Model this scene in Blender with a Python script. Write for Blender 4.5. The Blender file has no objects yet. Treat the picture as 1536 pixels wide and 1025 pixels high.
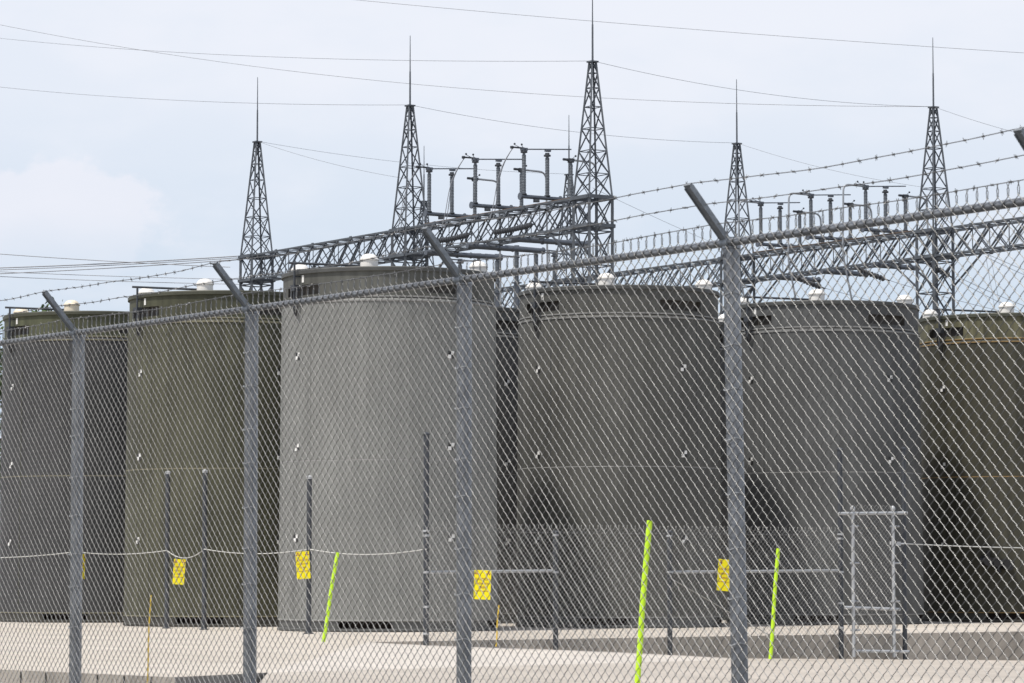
import bpy, bmesh, math, random
import numpy as np
from mathutils import Vector, Matrix
random.seed(7)
R = math.radians
scene = bpy.context.scene
COL = scene.collection
F = 4700.0                      # focal length in pixels of the 1536 wide photograph
PITCH = math.atan(340.5 / F)
EYE = 0.95
CP, SP = math.cos(PITCH), math.sin(PITCH)

# ------------------------------------------------------------------ helpers
def ray(px, py):
    u = (px - 768) / F; v = (512.5 - py) / F
    return Vector((u, CP - v * SP, SP + v * CP))
def at(px, py, d):              # photo pixel at distance d along +Y
    r = ray(px, py); return Vector((0, 0, EYE)) + r * (d / r.y)
def atz(px, py, z):             # photo pixel on the level z
    r = ray(px, py); return Vector((0, 0, EYE)) + r * ((z - EYE) / r.z)

class MB:
    def __init__(s): s.v = []; s.f = []; s.m = []; s.mi = 0
    def add(s, vs, fs):
        o = len(s.v); s.v += [tuple(p) for p in vs]
        for f in fs: s.f.append(tuple(i + o for i in f)); s.m.append(s.mi)
    def frame(s, d):
        d = d.normalized(); up = Vector((0, 0, 1)) if abs(d.z) < .95 else Vector((1, 0, 0))
        a = d.cross(up).normalized(); return a, a.cross(d).normalized()
    def tube(s, p, q, r, n=8, r2=None, cap=True):
        p = Vector(p); q = Vector(q); a, b = s.frame(q - p); r2 = r if r2 is None else r2
        vs = []
        for c, rr in ((p, r), (q, r2)):
            for i in range(n):
                t = 2 * math.pi * i / n; vs.append(c + a * (rr * math.cos(t)) + b * (rr * math.sin(t)))
        fs = [(i, (i + 1) % n, n + (i + 1) % n, n + i) for i in range(n)]
        if cap: fs += [tuple(range(n - 1, -1, -1)), tuple(range(n, 2 * n))]
        s.add(vs, fs)
    def bar(s, p, q, w, h=None, up=None):
        p = Vector(p); q = Vector(q); h = h or w
        a, b = s.frame(q - p)
        if up is not None:
            a = (q - p).normalized().cross(Vector(up)).normalized(); b = a.cross((q - p).normalized())
        vs = []
        for c in (p, q):
            for x, y in ((-1, -1), (1, -1), (1, 1), (-1, 1)): vs.append(c + a * (x * w / 2) + b * (y * h / 2))
        s.add(vs, [(0, 1, 5, 4), (1, 2, 6, 5), (2, 3, 7, 6), (3, 0, 4, 7), (3, 2, 1, 0), (4, 5, 6, 7)])
    def box(s, c, sx, sy, sz, rot=0):
        c = Vector(c); M = Matrix.Rotation(rot, 3, 'Z'); vs = []
        for z in (-1, 1):
            for x, y in ((-1, -1), (1, -1), (1, 1), (-1, 1)): vs.append(c + M @ Vector((x * sx / 2, y * sy / 2, z * sz / 2)))
        s.add(vs, [(3, 2, 1, 0), (4, 5, 6, 7), (0, 1, 5, 4), (1, 2, 6, 5), (2, 3, 7, 6), (3, 0, 4, 7)])
    def path(s, pts, r, n=6, cap=True):
        pts = [Vector(p) for p in pts]; vs = []; N = len(pts)
        pa = None
        for k, p in enumerate(pts):
            d = (pts[min(k + 1, N - 1)] - pts[max(k - 1, 0)]).normalized()
            if pa is None: a, b = s.frame(d)
            else:
                a = (pa - d * pa.dot(d)).normalized(); b = a.cross(d)
            pa = a
            rr = r[k] if isinstance(r, (list, tuple)) else r
            for i in range(n):
                t = 2 * math.pi * i / n; vs.append(p + a * (rr * math.cos(t)) + b * (rr * math.sin(t)))
        fs = []
        for k in range(N - 1):
            for i in range(n): j = (i + 1) % n; fs.append((k * n + i, k * n + j, (k + 1) * n + j, (k + 1) * n + i))
        if cap: fs += [tuple(range(n - 1, -1, -1)), tuple(range((N - 1) * n, N * n))]
        s.add(vs, fs)
    def lathe(s, prof, n=24, c=(0, 0, 0), closed=True):
        c = Vector(c); vs = []; K = len(prof)
        for r, z in prof:
            for i in range(n):
                t = 2 * math.pi * i / n; vs.append(c + Vector((r * math.cos(t), r * math.sin(t), z)))
        fs = []
        for k in range(K - 1):
            for i in range(n): j = (i + 1) % n; fs.append((k * n + i, k * n + j, (k + 1) * n + j, (k + 1) * n + i))
        if closed: fs += [tuple(range(n - 1, -1, -1)), tuple(range((K - 1) * n, K * n))]
        s.add(vs, fs)
    def build(s, name, mats, parent=None, smooth=True, angle=40, loc=None):
        me = bpy.data.meshes.new(name); me.from_pydata(s.v, [], s.f)
        if not isinstance(mats, (list, tuple)): mats = [mats]
        for m in mats: me.materials.append(m)
        if len(mats) > 1: me.polygons.foreach_set('material_index', s.m)
        if smooth:
            me.shade_smooth(); me.set_sharp_from_angle(angle=R(angle))
        me.update()
        return link(name, me, parent, loc)
def link(name, me, parent=None, loc=None):
    o = bpy.data.objects.new(name, me); COL.objects.link(o)
    if parent: o.parent = parent
    if loc is not None: o.location = loc
    return o
def tag(o, label=None, cat=None, group=None, kind=None):
    if label: o['label'] = label
    if cat: o['category'] = cat
    if group: o['group'] = group
    if kind: o['kind'] = kind
    return o
def empty(name, loc, rz=0):
    o = bpy.data.objects.new(name, None); COL.objects.link(o); o.location = loc; o.rotation_euler = (0, 0, rz); o.empty_display_size = .2
    return o
def copy_tree(o, parent=None):
    c = o.copy(); COL.objects.link(c); c.parent = parent
    for ch in list(o.children): copy_tree(ch, c)
    return c

# ------------------------------------------------------------------ materials
def mat(name, col, rough=.6, metal=0., var=.15, scale=6., stretch=(1, 1, 1), bump=0., bscale=None, col2=None, loc=(0, 0, 0), spec=.5, fine=0.):
    m = bpy.data.materials.new(name); m.use_nodes = True; nt = m.node_tree; b = nt.nodes['Principled BSDF']
    b.inputs['Roughness'].default_value = rough; b.inputs['Metallic'].default_value = metal
    b.inputs['Specular IOR Level'].default_value = spec
    tc = nt.nodes.new('ShaderNodeTexCoord'); mp = nt.nodes.new('ShaderNodeMapping'); mp.inputs['Scale'].default_value = stretch; mp.inputs['Location'].default_value = loc
    nt.links.new(tc.outputs['Object'], mp.inputs['Vector'])
    n = nt.nodes.new('ShaderNodeTexNoise'); n.inputs['Scale'].default_value = scale; n.inputs['Detail'].default_value = 6; n.inputs['Roughness'].default_value = .62
    nt.links.new(mp.outputs['Vector'], n.inputs['Vector'])
    mx = nt.nodes.new('ShaderNodeMix'); mx.data_type = 'RGBA'
    rmp = nt.nodes.new('ShaderNodeMapRange'); rmp.inputs['From Min'].default_value = .3; rmp.inputs['From Max'].default_value = .7
    nt.links.new(n.outputs['Fac'], rmp.inputs['Value']); nt.links.new(rmp.outputs['Result'], mx.inputs['Factor'])
    c = Vector(col)
    c2 = Vector(col2) if col2 else c * (1 + var)
    mx.inputs['A'].default_value = (*(c * (1 - var)), 1); mx.inputs['B'].default_value = (*c2, 1)
    out = mx.outputs['Result']
    if fine:
        n3 = nt.nodes.new('ShaderNodeTexNoise'); n3.inputs['Scale'].default_value = 60; n3.inputs['Detail'].default_value = 3
        nt.links.new(tc.outputs['Object'], n3.inputs['Vector'])
        r3 = nt.nodes.new('ShaderNodeMapRange'); r3.inputs['To Min'].default_value = 1 - fine; r3.inputs['To Max'].default_value = 1 + fine
        nt.links.new(n3.outputs['Fac'], r3.inputs['Value'])
        m3 = nt.nodes.new('ShaderNodeVectorMath'); m3.operation = 'SCALE'
        nt.links.new(out, m3.inputs[0]); nt.links.new(r3.outputs['Result'], m3.inputs['Scale']); out = m3.outputs['Vector']
    nt.links.new(out, b.inputs['Base Color'])
    if bump:
        n2 = nt.nodes.new('ShaderNodeTexNoise'); n2.inputs['Scale'].default_value = bscale or scale * 5; n2.inputs['Detail'].default_value = 4
        nt.links.new(tc.outputs['Object'], n2.inputs['Vector'])
        bp = nt.nodes.new('ShaderNodeBump'); bp.inputs['Strength'].default_value = bump; bp.inputs['Distance'].default_value = .02
        nt.links.new(n2.outputs['Fac'], bp.inputs['Height']); nt.links.new(bp.outputs['Normal'], b.inputs['Normal'])
    return m

def paint(name, col, streak, seed, rough=.62, blotch=1.):
    """weathered steel paint: broad blotches, vertical runs and a few dark drip stains"""
    m = bpy.data.materials.new(name); m.use_nodes = True; nt = m.node_tree; N = nt.nodes; L = nt.links; b = N['Principled BSDF']
    b.inputs['Roughness'].default_value = rough; b.inputs['Specular IOR Level'].default_value = .3
    tc = N.new('ShaderNodeTexCoord')
    def noise(scale, stretch, det=5):
        mp = N.new('ShaderNodeMapping'); mp.inputs['Scale'].default_value = stretch; mp.inputs['Location'].default_value = (seed * 3.1, seed * 1.7, seed * .9)
        L.new(tc.outputs['Object'], mp.inputs['Vector'])
        n = N.new('ShaderNodeTexNoise'); n.inputs['Scale'].default_value = scale; n.inputs['Detail'].default_value = det; L.new(mp.outputs['Vector'], n.inputs['Vector']); return n.outputs['Fac']
    def rng(x, a, c, lo, hi):
        r = N.new('ShaderNodeMapRange'); r.inputs['From Min'].default_value = a; r.inputs['From Max'].default_value = c; r.inputs['To Min'].default_value = lo; r.inputs['To Max'].default_value = hi; L.new(x, r.inputs['Value']); return r.outputs['Result']
    def mul(a, c):
        x = N.new('ShaderNodeMath'); x.operation = 'MULTIPLY'; L.new(a, x.inputs[0]); L.new(c, x.inputs[1]); return x.outputs[0]
    f = mul(rng(noise(.9, (1, 1, .8)), .3, .7, 1 - .26 * blotch, 1 + .2 * blotch), rng(noise(9, (1, 1, .05), 4), .3, .7, 1 - streak, 1 + streak * .7))
    f = mul(f, rng(noise(3.2, (1, 1, .16), 6), .58, .74, 1, .74))
    f = mul(f, rng(noise(40, (1, 1, 1), 3), .2, .8, .97, 1.03))
    sc = N.new('ShaderNodeVectorMath'); sc.operation = 'SCALE'; sc.inputs[0].default_value = col; L.new(f, sc.inputs['Scale'])
    L.new(sc.outputs['Vector'], b.inputs['Base Color'])
    bp = N.new('ShaderNodeBump'); bp.inputs['Strength'].default_value = .12; bp.inputs['Distance'].default_value = .03; L.new(noise(1.6, (1, 1, 1), 3), bp.inputs['Height']); L.new(bp.outputs['Normal'], b.inputs['Normal'])
    return m

def concrete(name, col, rot, jx, jy, joint=.45):
    """broom finished slab with sawn joints and stains"""
    m = bpy.data.materials.new(name); m.use_nodes = True; nt = m.node_tree; N = nt.nodes; L = nt.links; b = N['Principled BSDF']
    b.inputs['Roughness'].default_value = .85; b.inputs['Specular IOR Level'].default_value = .25
    tc = N.new('ShaderNodeTexCoord'); mp = N.new('ShaderNodeMapping'); mp.inputs['Rotation'].default_value = (0, 0, rot); L.new(tc.outputs['Object'], mp.inputs['Vector'])
    br = N.new('ShaderNodeTexBrick'); br.offset = 0; br.inputs['Scale'].default_value = 1; br.inputs['Brick Width'].default_value = jx; br.inputs['Row Height'].default_value = jy
    br.inputs['Mortar Size'].default_value = .012; br.inputs['Mortar Smooth'].default_value = .3
    c = Vector(col); br.inputs['Color1'].default_value = (1, 1, 1, 1); br.inputs['Color2'].default_value = (.93, .92, .9, 1); br.inputs['Mortar'].default_value = (joint, joint, joint, 1)
    L.new(mp.outputs['Vector'], br.inputs['Vector'])
    def noise(s, st, lo, hi, a=.3, z=.7):
        m2 = N.new('ShaderNodeMapping'); m2.inputs['Scale'].default_value = st; L.new(mp.outputs['Vector'], m2.inputs['Vector'])
        n = N.new('ShaderNodeTexNoise'); n.inputs['Scale'].default_value = s; n.inputs['Detail'].default_value = 7; n.inputs['Roughness'].default_value = .65; L.new(m2.outputs['Vector'], n.inputs['Vector'])
        r = N.new('ShaderNodeMapRange'); r.inputs['From Min'].default_value = a; r.inputs['From Max'].default_value = z; r.inputs['To Min'].default_value = lo; r.inputs['To Max'].default_value = hi; L.new(n.outputs['Fac'], r.inputs['Value']); return r.outputs['Result']
    cur = br.outputs['Color']
    for f in (noise(.5, (1, 1, 1), .86, 1.08), noise(.35, (1, 6, 1), .92, 1.06), noise(14, (1, 1, 1), .9, 1.08)):
        s = N.new('ShaderNodeVectorMath'); s.operation = 'SCALE'; L.new(cur, s.inputs[0]); L.new(f, s.inputs['Scale']); cur = s.outputs['Vector']
    mm = N.new('ShaderNodeVectorMath'); mm.operation = 'MULTIPLY'; mm.inputs[1].default_value = c; L.new(cur, mm.inputs[0]); L.new(mm.outputs['Vector'], b.inputs['Base Color'])
    return m

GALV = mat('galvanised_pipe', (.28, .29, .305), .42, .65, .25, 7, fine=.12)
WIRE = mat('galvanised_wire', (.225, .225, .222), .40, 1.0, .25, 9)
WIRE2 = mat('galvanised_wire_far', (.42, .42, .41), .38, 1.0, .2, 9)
BARBW = mat('barbed_wire_steel', (.22, .22, .22), .5, .7, .25, 20)
ARMM = mat('dull_galvanised', (.27, .29, .31), .55, .5, .3, 18, fine=.2)
RAILM = mat('bright_galvanised', (.43, .445, .46), .5, .2, .12, 12)
DARKG = mat('dark_galvanised', (.06, .066, .076), .5, .4, .25, 12)
LATT = mat('lattice_steel', (.105, .118, .135), .6, .3, .25, 3)
LATT2 = mat('lattice_brace_steel', (.07, .08, .096), .6, .3, .25, 3)
INSU = mat('grey_porcelain', (.16, .18, .205), .35, 0, .2, 5)
INSD = mat('dark_porcelain', (.075, .08, .09), .3, 0, .2, 5)
TUBE = mat('aluminium_bus', (.15, .165, .19), .45, .6, .15, 4)
PIPE = mat('bright_aluminium_pipe', (.34, .36, .385), .45, .4, .1, 4)
DRIVE = mat('rusty_pipe', (.13, .095, .075), .7, .2, .3, 5)
LINE = mat('weathered_conductor', (.24, .25, .27), .6, .4, .1, 2)
WHITE = mat('white_fibreglass', (.78, .76, .72), .45, 0, .06, 6)
CREAM = mat('cream_fibreglass', (.74, .66, .52), .45, 0, .06, 6)
SCREEN = mat('vent_screen', (.048, .043, .037), .75, 0, .35, 5)
BLACK = mat('vent_dark', (.045, .043, .04), .8, 0, .3, 8)
RUSTV = mat('vent_rusty_dark', (.03, .02, .017), .8, 0, .4, 10)
TBLK = mat('target_black', (.012, .012, .013), .5, 0, .1, 5)
TWHT = mat('target_white', (.78, .78, .76), .5, 0, .04, 5)
CABLE = mat('black_cable', (.012, .012, .014), .4, 0, .2, 5)
YEL = mat('sign_yellow', (.93, .80, .0), .42, 0, .05, 4)
MAG = mat('sign_magenta', (.30, .02, .10), .5, 0, .1, 4)
LIME = mat('lime_fibreglass', (.50, .78, .02), .4, 0, .06, 5)
STAKE = mat('amber_stake', (.62, .42, .03), .5, 0, .1, 5)
ROPE = mat('pale_rope', (.60, .60, .57), .7, 0, .1, 20)
LEAF = mat('leaf_green', (.055, .095, .022), .6, 0, .45, 1.2)
BARK = mat('bark', (.09, .065, .045), .85, 0, .3, 8)
CURB = mat('pad_side_concrete', (.38, .345, .30), .85, 0, .35, 1.6, stretch=(1, 1, .6), bump=.2, fine=.25)
GRND = mat('dark_gravel', (.095, .09, .082), .9, 0, .3, .8, bump=.3, bscale=20, fine=.4)
ROW_ANG = math.atan2(.72, 1)
PADM = concrete('pad_concrete', (.53, .485, .43), -ROW_ANG, 4.6, 2.5)
RAMPM = concrete('ramp_concrete', (.56, .52, .475), -ROW_ANG, 30, 30)
APRM = concrete('apron_concrete', (.47, .43, .385), -ROW_ANG, 6, 5)

# ------------------------------------------------------------------ camera, sun, sky
cam_d = bpy.data.cameras.new('camera'); cam = bpy.data.objects.new('camera', cam_d); COL.objects.link(cam)
cam.location = (0, 0, EYE); cam.rotation_euler = (math.pi / 2 + PITCH, 0, 0)
cam_d.sensor_width = 36; cam_d.lens = F / 1536 * 36; cam_d.clip_start = .1; cam_d.clip_end = 6000
cam_d.dof.use_dof = True; cam_d.dof.focus_distance = 46; cam_d.dof.aperture_fstop = 14
scene.camera = cam
SUN_AZ = Vector((-.766, -.643)).normalized(); EL = R(65)
sdir = Vector((SUN_AZ.x * math.cos(EL), SUN_AZ.y * math.cos(EL), math.sin(EL)))
sl = bpy.data.lights.new('sun', 'SUN'); sl.energy = 4.2; sl.angle = R(4); sl.color = (1, .955, .89)
so = bpy.data.objects.new('sun', sl); COL.objects.link(so); so.rotation_euler = (-sdir).to_track_quat('-Z', 'Y').to_euler(); so.location = (-20, -10, 40)
W = bpy.data.worlds.new('World'); scene.world = W; W.use_nodes = True
nt = W.node_tree; N = nt.nodes; L = nt.links; bg = N['Background']; bg.inputs['Strength'].default_value = .1
sk = N.new('ShaderNodeTexSky'); sk.sky_type = 'NISHITA'; sk.sun_disc = False; sk.sun_elevation = EL; sk.sun_rotation = math.atan2(SUN_AZ.x, SUN_AZ.y); sk.dust_density = 3; sk.air_density = 1.2
tc = N.new('ShaderNodeTexCoord')
def wnoise(scale, st, det, lo, hi, seed=0.):
    mp = N.new('ShaderNodeMapping'); mp.inputs['Scale'].default_value = st; mp.inputs['Location'].default_value = (seed, seed * .7, seed * .3); L.new(tc.outputs['Generated'], mp.inputs['Vector'])
    n = N.new('ShaderNodeTexNoise'); n.inputs['Scale'].default_value = scale; n.inputs['Detail'].default_value = det; n.inputs['Roughness'].default_value = .55; L.new(mp.outputs['Vector'], n.inputs['Vector'])
    r = N.new('ShaderNodeMapRange'); r.interpolation_type = 'SMOOTHSTEP'; r.inputs['From Min'].default_value = lo; r.inputs['From Max'].default_value = hi; L.new(n.outputs['Fac'], r.inputs['Value']); return r.outputs['Result'], n.outputs['Fac']
def mixc(f, a, b):
    m = N.new('ShaderNodeMix'); m.data_type = 'RGBA'
    if isinstance(f, float): m.inputs['Factor'].default_value = f
    else: L.new(f, m.inputs['Factor'])
    for k, x in (('A', a), ('B', b)):
        if isinstance(x, tuple): m.inputs[k].default_value = (*x, 1)
        else: L.new(x, m.inputs[k])
    return m.outputs['Result']
def M2(op, a, b, c=None):
    m = N.new('ShaderNodeMath'); m.operation = op
    for i, x in enumerate((a, b, c)):
        if x is None: continue
        if isinstance(x, (int, float)): m.inputs[i].default_value = x
        else: L.new(x, m.inputs[i])
    return m.outputs[0]
thin = mixc(.86, sk.outputs['Color'], (6.1, 7.55, 9.25))          # pale blue hazy gaps
veil = (9.0, 9.15, 9.85)
f1, _ = wnoise(9, (1, 1, 2.2), 5, .36, .62, 3.3)
sepx = N.new('ShaderNodeSeparateXYZ'); L.new(tc.outputs['Generated'], sepx.inputs[0])
hz = N.new('ShaderNodeMapRange'); hz.inputs['From Min'].default_value = .075; hz.inputs['From Max'].default_value = .15; hz.inputs['To Min'].default_value = .25; hz.inputs['To Max'].default_value = 1; L.new(sepx.outputs['Z'], hz.inputs['Value'])
col = mixc(M2('MULTIPLY', M2('MULTIPLY', f1, .55), 1.0), thin, veil)
col = mixc(M2('MULTIPLY', hz.outputs['Result'], .68), col, veil)
# a cumulus bank low on the left of the view
_, nz = wnoise(34, (1, 1, 1.3), 6, 0, 1, 9.1)
ex = M2('DIVIDE', M2('SUBTRACT', sepx.outputs['X'], -.165), .062); ez = M2('DIVIDE', M2('SUBTRACT', sepx.outputs['Z'], .107), .021)
dist = M2('SQRT', M2('ADD', M2('MULTIPLY', ex, ex), M2('MULTIPLY', ez, ez)), None)
dd = M2('ADD', dist, M2('MULTIPLY', M2('SUBTRACT', nz, .5), 1.6))
cm = N.new('ShaderNodeMapRange'); cm.interpolation_type = 'SMOOTHSTEP'; cm.inputs['From Min'].default_value = 1.08; cm.inputs['From Max'].default_value = .9; L.new(dd, cm.inputs['Value'])
ys = N.new('ShaderNodeMapRange'); ys.inputs['From Min'].default_value = 0; ys.inputs['From Max'].default_value = .2; L.new(sepx.outputs['Y'], ys.inputs['Value'])
fade = N.new('ShaderNodeMapRange'); fade.inputs['From Min'].default_value = .09; fade.inputs['From Max'].default_value = .112; L.new(sepx.outputs['Z'], fade.inputs['Value'])
col = mixc(M2('MULTIPLY', M2('MULTIPLY', M2('MULTIPLY', cm.outputs['Result'], ys.outputs['Result']), fade.outputs['Result']), .62), col, (8.8, 8.85, 9.6))
zen = N.new('ShaderNodeMapRange'); zen.interpolation_type = 'SMOOTHSTEP'; zen.inputs['From Min'].default_value = .22; zen.inputs['From Max'].default_value = .6; zen.inputs['To Max'].default_value = .75; L.new(sepx.outputs['Z'], zen.inputs['Value'])
col = mixc(zen.outputs['Result'], col, sk.outputs['Color'])      # unseen sky overhead made clear and dimmer to weaken the ambient fill
L.new(col, bg.inputs['Color'])
vs = scene.view_settings; vs.view_transform = 'Standard'; vs.look = 'None'; vs.gamma = 1; vs.exposure = 0

# ------------------------------------------------------------------ ground, pad, ramp
GZ = -.5
mb = MB(); S = 2500
mb.add([(-S, -300, GZ), (S, -300, GZ), (S, S * 2, GZ), (-S, S * 2, GZ)], [(0, 1, 2, 3)])
tag(mb.build('ground', GRND, smooth=False), kind='structure')
def edge(t): return Vector((-2.06 + t, 40.6 + .72 * t, 0))       # front edge of the raised pad
def edge_t(px): k = (px - 768) / F; return (k * 40.6 + 2.06) / (1 - .72 * k)
L0 = atz(-260, 993, 0); L1 = atz(262, 1016, 0); L3 = atz(402, 1009, 0)
P1 = edge(.2)
outline = [L0, L1, L3, P1, edge(30), Vector((30, 95, 0)), Vector((-45, 95, 0)), Vector((-30, 32, 0))]
mb = MB(); n = len(outline)
mb.mi = 0; mb.add(outline, [tuple(range(n))])
mb.mi = 1
for i in range(n):
    p, q = outline[i], outline[(i + 1) % n]
    lo = GZ - .05
    mb.add([p, q, (q.x, q.y, lo), (p.x, p.y, lo)], [(3, 2, 1, 0)])
tag(mb.build('pad', [PADM, CURB], smooth=False), kind='structure')
FACE = [(560, 964.2), (640, 967), (833, 973.5), (1003, 981), (1099, 986.3), (1258, 987.2), (1400, 988.5), (1536, 990), (2000, 1000)]
fp = [P1 + Vector((0, 0, .0))]
for px, py in FACE:
    e = edge(edge_t(px)) + Vector((.0, -.002, 0)); z = EYE - (py - 853) * e.y / F; fp.append(Vector((e.x, e.y, z)))
CR = at(1092, 990, 43.4)
crease = [L3.lerp(CR, i / 5) for i in range(6)]
mb = MB()
far = fp[:6]
# ramp: between pad face line and crease, stitched
pts = far + crease
tri = []
nf = len(far); i = j = 0
while i < nf - 1 or j < 5:
    if j == 5 or (i < nf - 1 and (far[i + 1] - crease[j]).length < (far[i] - crease[j + 1]).length): tri.append((i, nf + j, i + 1)); i += 1
    else: tri.append((i, nf + j, nf + j + 1)); j += 1
mb.add(pts, tri)
tag(mb.build('ramp', RAMPM, smooth=False), kind='structure')
# lower apron, falling gently to the gravel in front
near = [Vector((-2.3, 22, GZ + .01))] + [Vector((-2.3 + 3.0 * k, 22 + .8 * k, GZ + .01)) for k in range(1, 5)] + [Vector((14, 26, GZ + .01))]
tail = fp[6:]
mid = crease + tail
mb = MB(); pts = mid + near; nm = len(mid); i = j = 0; tri = []
while i < nm - 1 or j < len(near) - 1:
    if j == len(near) - 1 or (i < nm - 1 and (mid[i + 1] - near[j]).length < (mid[i] - near[j + 1]).length + 0): tri.append((i, nm + j, i + 1)); i += 1
    else: tri.append((i, nm + j, nm + j + 1)); j += 1
mb.add(pts, tri)
mb.add([crease[5], fp[5], fp[6]], [(0, 1, 2)])
tag(mb.build('apron', APRM, smooth=False), kind='structure')
mb = MB()
a = (L1 - L0).normalized()
for k in range(14):
    p = L1 - a * (.35 + .42 * k) + Vector((.0, -.004, -.26)); mb.box(p, .018, .012, .5, math.atan2(a.y, a.x))
tag(mb.build('slab_joint', BLACK, smooth=False), kind='structure')

# ------------------------------------------------------------------ storage casks
RB, RT, RL, HC = 1.70, 1.668, 1.645, 5.5
FRONT = -10.                    # world angle of the front lid cap, degrees from -Y towards +X
def pol(deg, r, z): t = R(deg); return Vector((r * math.sin(t), -r * math.cos(t), z))
OUT = [FRONT - 43.5 + 90 * k for k in range(4)]
INL = [FRONT + 90 * k for k in range(4)]
def inside(a, cs, half):
    return any(abs((a - c + 180) % 360 - 180) < half for c in cs)
def shell(rows, holes, nseg=180):
    """lathe with window openings; rows = (r, z, mat of the band above)"""
    mb = MB(); vs = []
    for r, z, _ in rows:
        for i in range(nseg): vs.append(pol(360. * i / nseg, r, z))
    o = 0; mb.v = [tuple(v) for v in vs]
    for k in range(len(rows) - 1):
        for i in range(nseg):
            am = 360. * (i + .5) / nseg; zm = (rows[k][1] + rows[k + 1][1]) / 2
            if any(z0 < zm < z1 and inside(am, cs, h) for z0, z1, cs, h in holes): continue
            j = (i + 1) % nseg; mb.f.append((k * nseg + i, k * nseg + j, (k + 1) * nseg + j, (k + 1) * nseg + i)); mb.m.append(rows[k][2])
    return mb
def vent(c, half, z0, z1, r, depth=.22):
    mb = MB(); K = 12; rin = r - depth; a = [c - half - .6 + (2 * half + 1.2) * i / K for i in range(K + 1)]
    for i in range(K):
        A, B = a[i], a[i + 1]
        mb.add([pol(A, rin, z0), pol(B, rin, z0), pol(B, rin, z1), pol(A, rin, z1)], [(0, 1, 2, 3)])
        mb.add([pol(A, rin, z1), pol(B, rin, z1), pol(B, r - .004, z1), pol(A, r - .004, z1)], [(0, 1, 2, 3)])
        mb.add([pol(A, rin, z0), pol(B, rin, z0), pol(B, r - .004, z0), pol(A, r - .004, z0)], [(3, 2, 1, 0)])
    for A in (c - half - .6, c + half + .6):
        mb.add([pol(A, rin, z0), pol(A, r - .004, z0), pol(A, r - .004, z1), pol(A, rin, z1)], [(0, 1, 2, 3)])
    for q in (-.33, .33):
        A = c + q * half; mb.bar(pol(A, r - .03, z0), pol(A, r - .03, z1), .02)
    return mb
HO, HI = 14.6, 14.6
ME = {}
def cask_meshes():
    rows = [(RB - .02, 0, 2), (RB + .015, .012, 2), (RB + .015, .04, 2), (RB - .01, .05, 2), (RB - .01, .155, 0), (RB + .006, .163, 1), (RB + .006, .178, 0), (RB, .186, 0)]
    for z in (.5, 1, 1.5, 2, 2.5): rows.append((RB + (RT - RB) * z / 5, z, 0))
    rows += [(RB + (RT - RB) * .516, 2.575, 1), (RB + (RT - RB) * .516 - .005, 2.583, 1), (RB + (RT - RB) * .517, 2.591, 0)]
    for z in (3, 3.5, 4, 4.5, 4.965): rows.append((RB + (RT - RB) * z / 5, z, 0))
    rows += [(RT + .012, 4.975, 1), (RT + .012, 4.995, 0), (RT, 5.0, 0), (RL + .006, 5.02, 0)]
    body = shell(rows, [(.05, .155, INL, HI)])
    return body
def lid_mesh():
    rows = [(RL + .004, 5.03, 1), (RL + .014, 5.04, 1), (RL + .014, 5.055, 0), (RL, 5.065, 0), (RL, 5.11, 0), (RL, 5.27, 0), (RL, 5.43, 0), (RL + .03, 5.435, 2), (RL + .03, 5.485, 2), (RL + .02, 5.5, 2), (RL - .1, 5.503, 2), (.02, 5.53, 2)]
    return shell(rows, [(5.11, 5.27, OUT, HO)])
CAP = MB(); CAP.lathe([(.135, 0), (.135, .10), (.15, .105), (.15, .125), (.13, .135), (.12, .16), (.085, .19), (.04, .203), (.001, .205)], 24)
def target_mesh():
    mb = MB(); s = .055
    for x, y, k in ((0, 0, 1), (1, 0, 0), (0, 1, 0), (1, 1, 1)):
        mb.mi = k; x0 = (x - 1) * s; z0 = (y - 1) * s
        mb.add([(x0, 0, z0), (x0 + s, 0, z0), (x0 + s, 0, z0 + s), (x0, 0, z0 + s), (x0, .006, z0), (x0 + s, .006, z0), (x0 + s, .006, z0 + s), (x0, .006, z0 + s)], [(0, 1, 2, 3), (0, 4, 5, 1), (1, 5, 6, 2), (2, 6, 7, 3), (3, 7, 4, 0)])
    return mb
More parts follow.
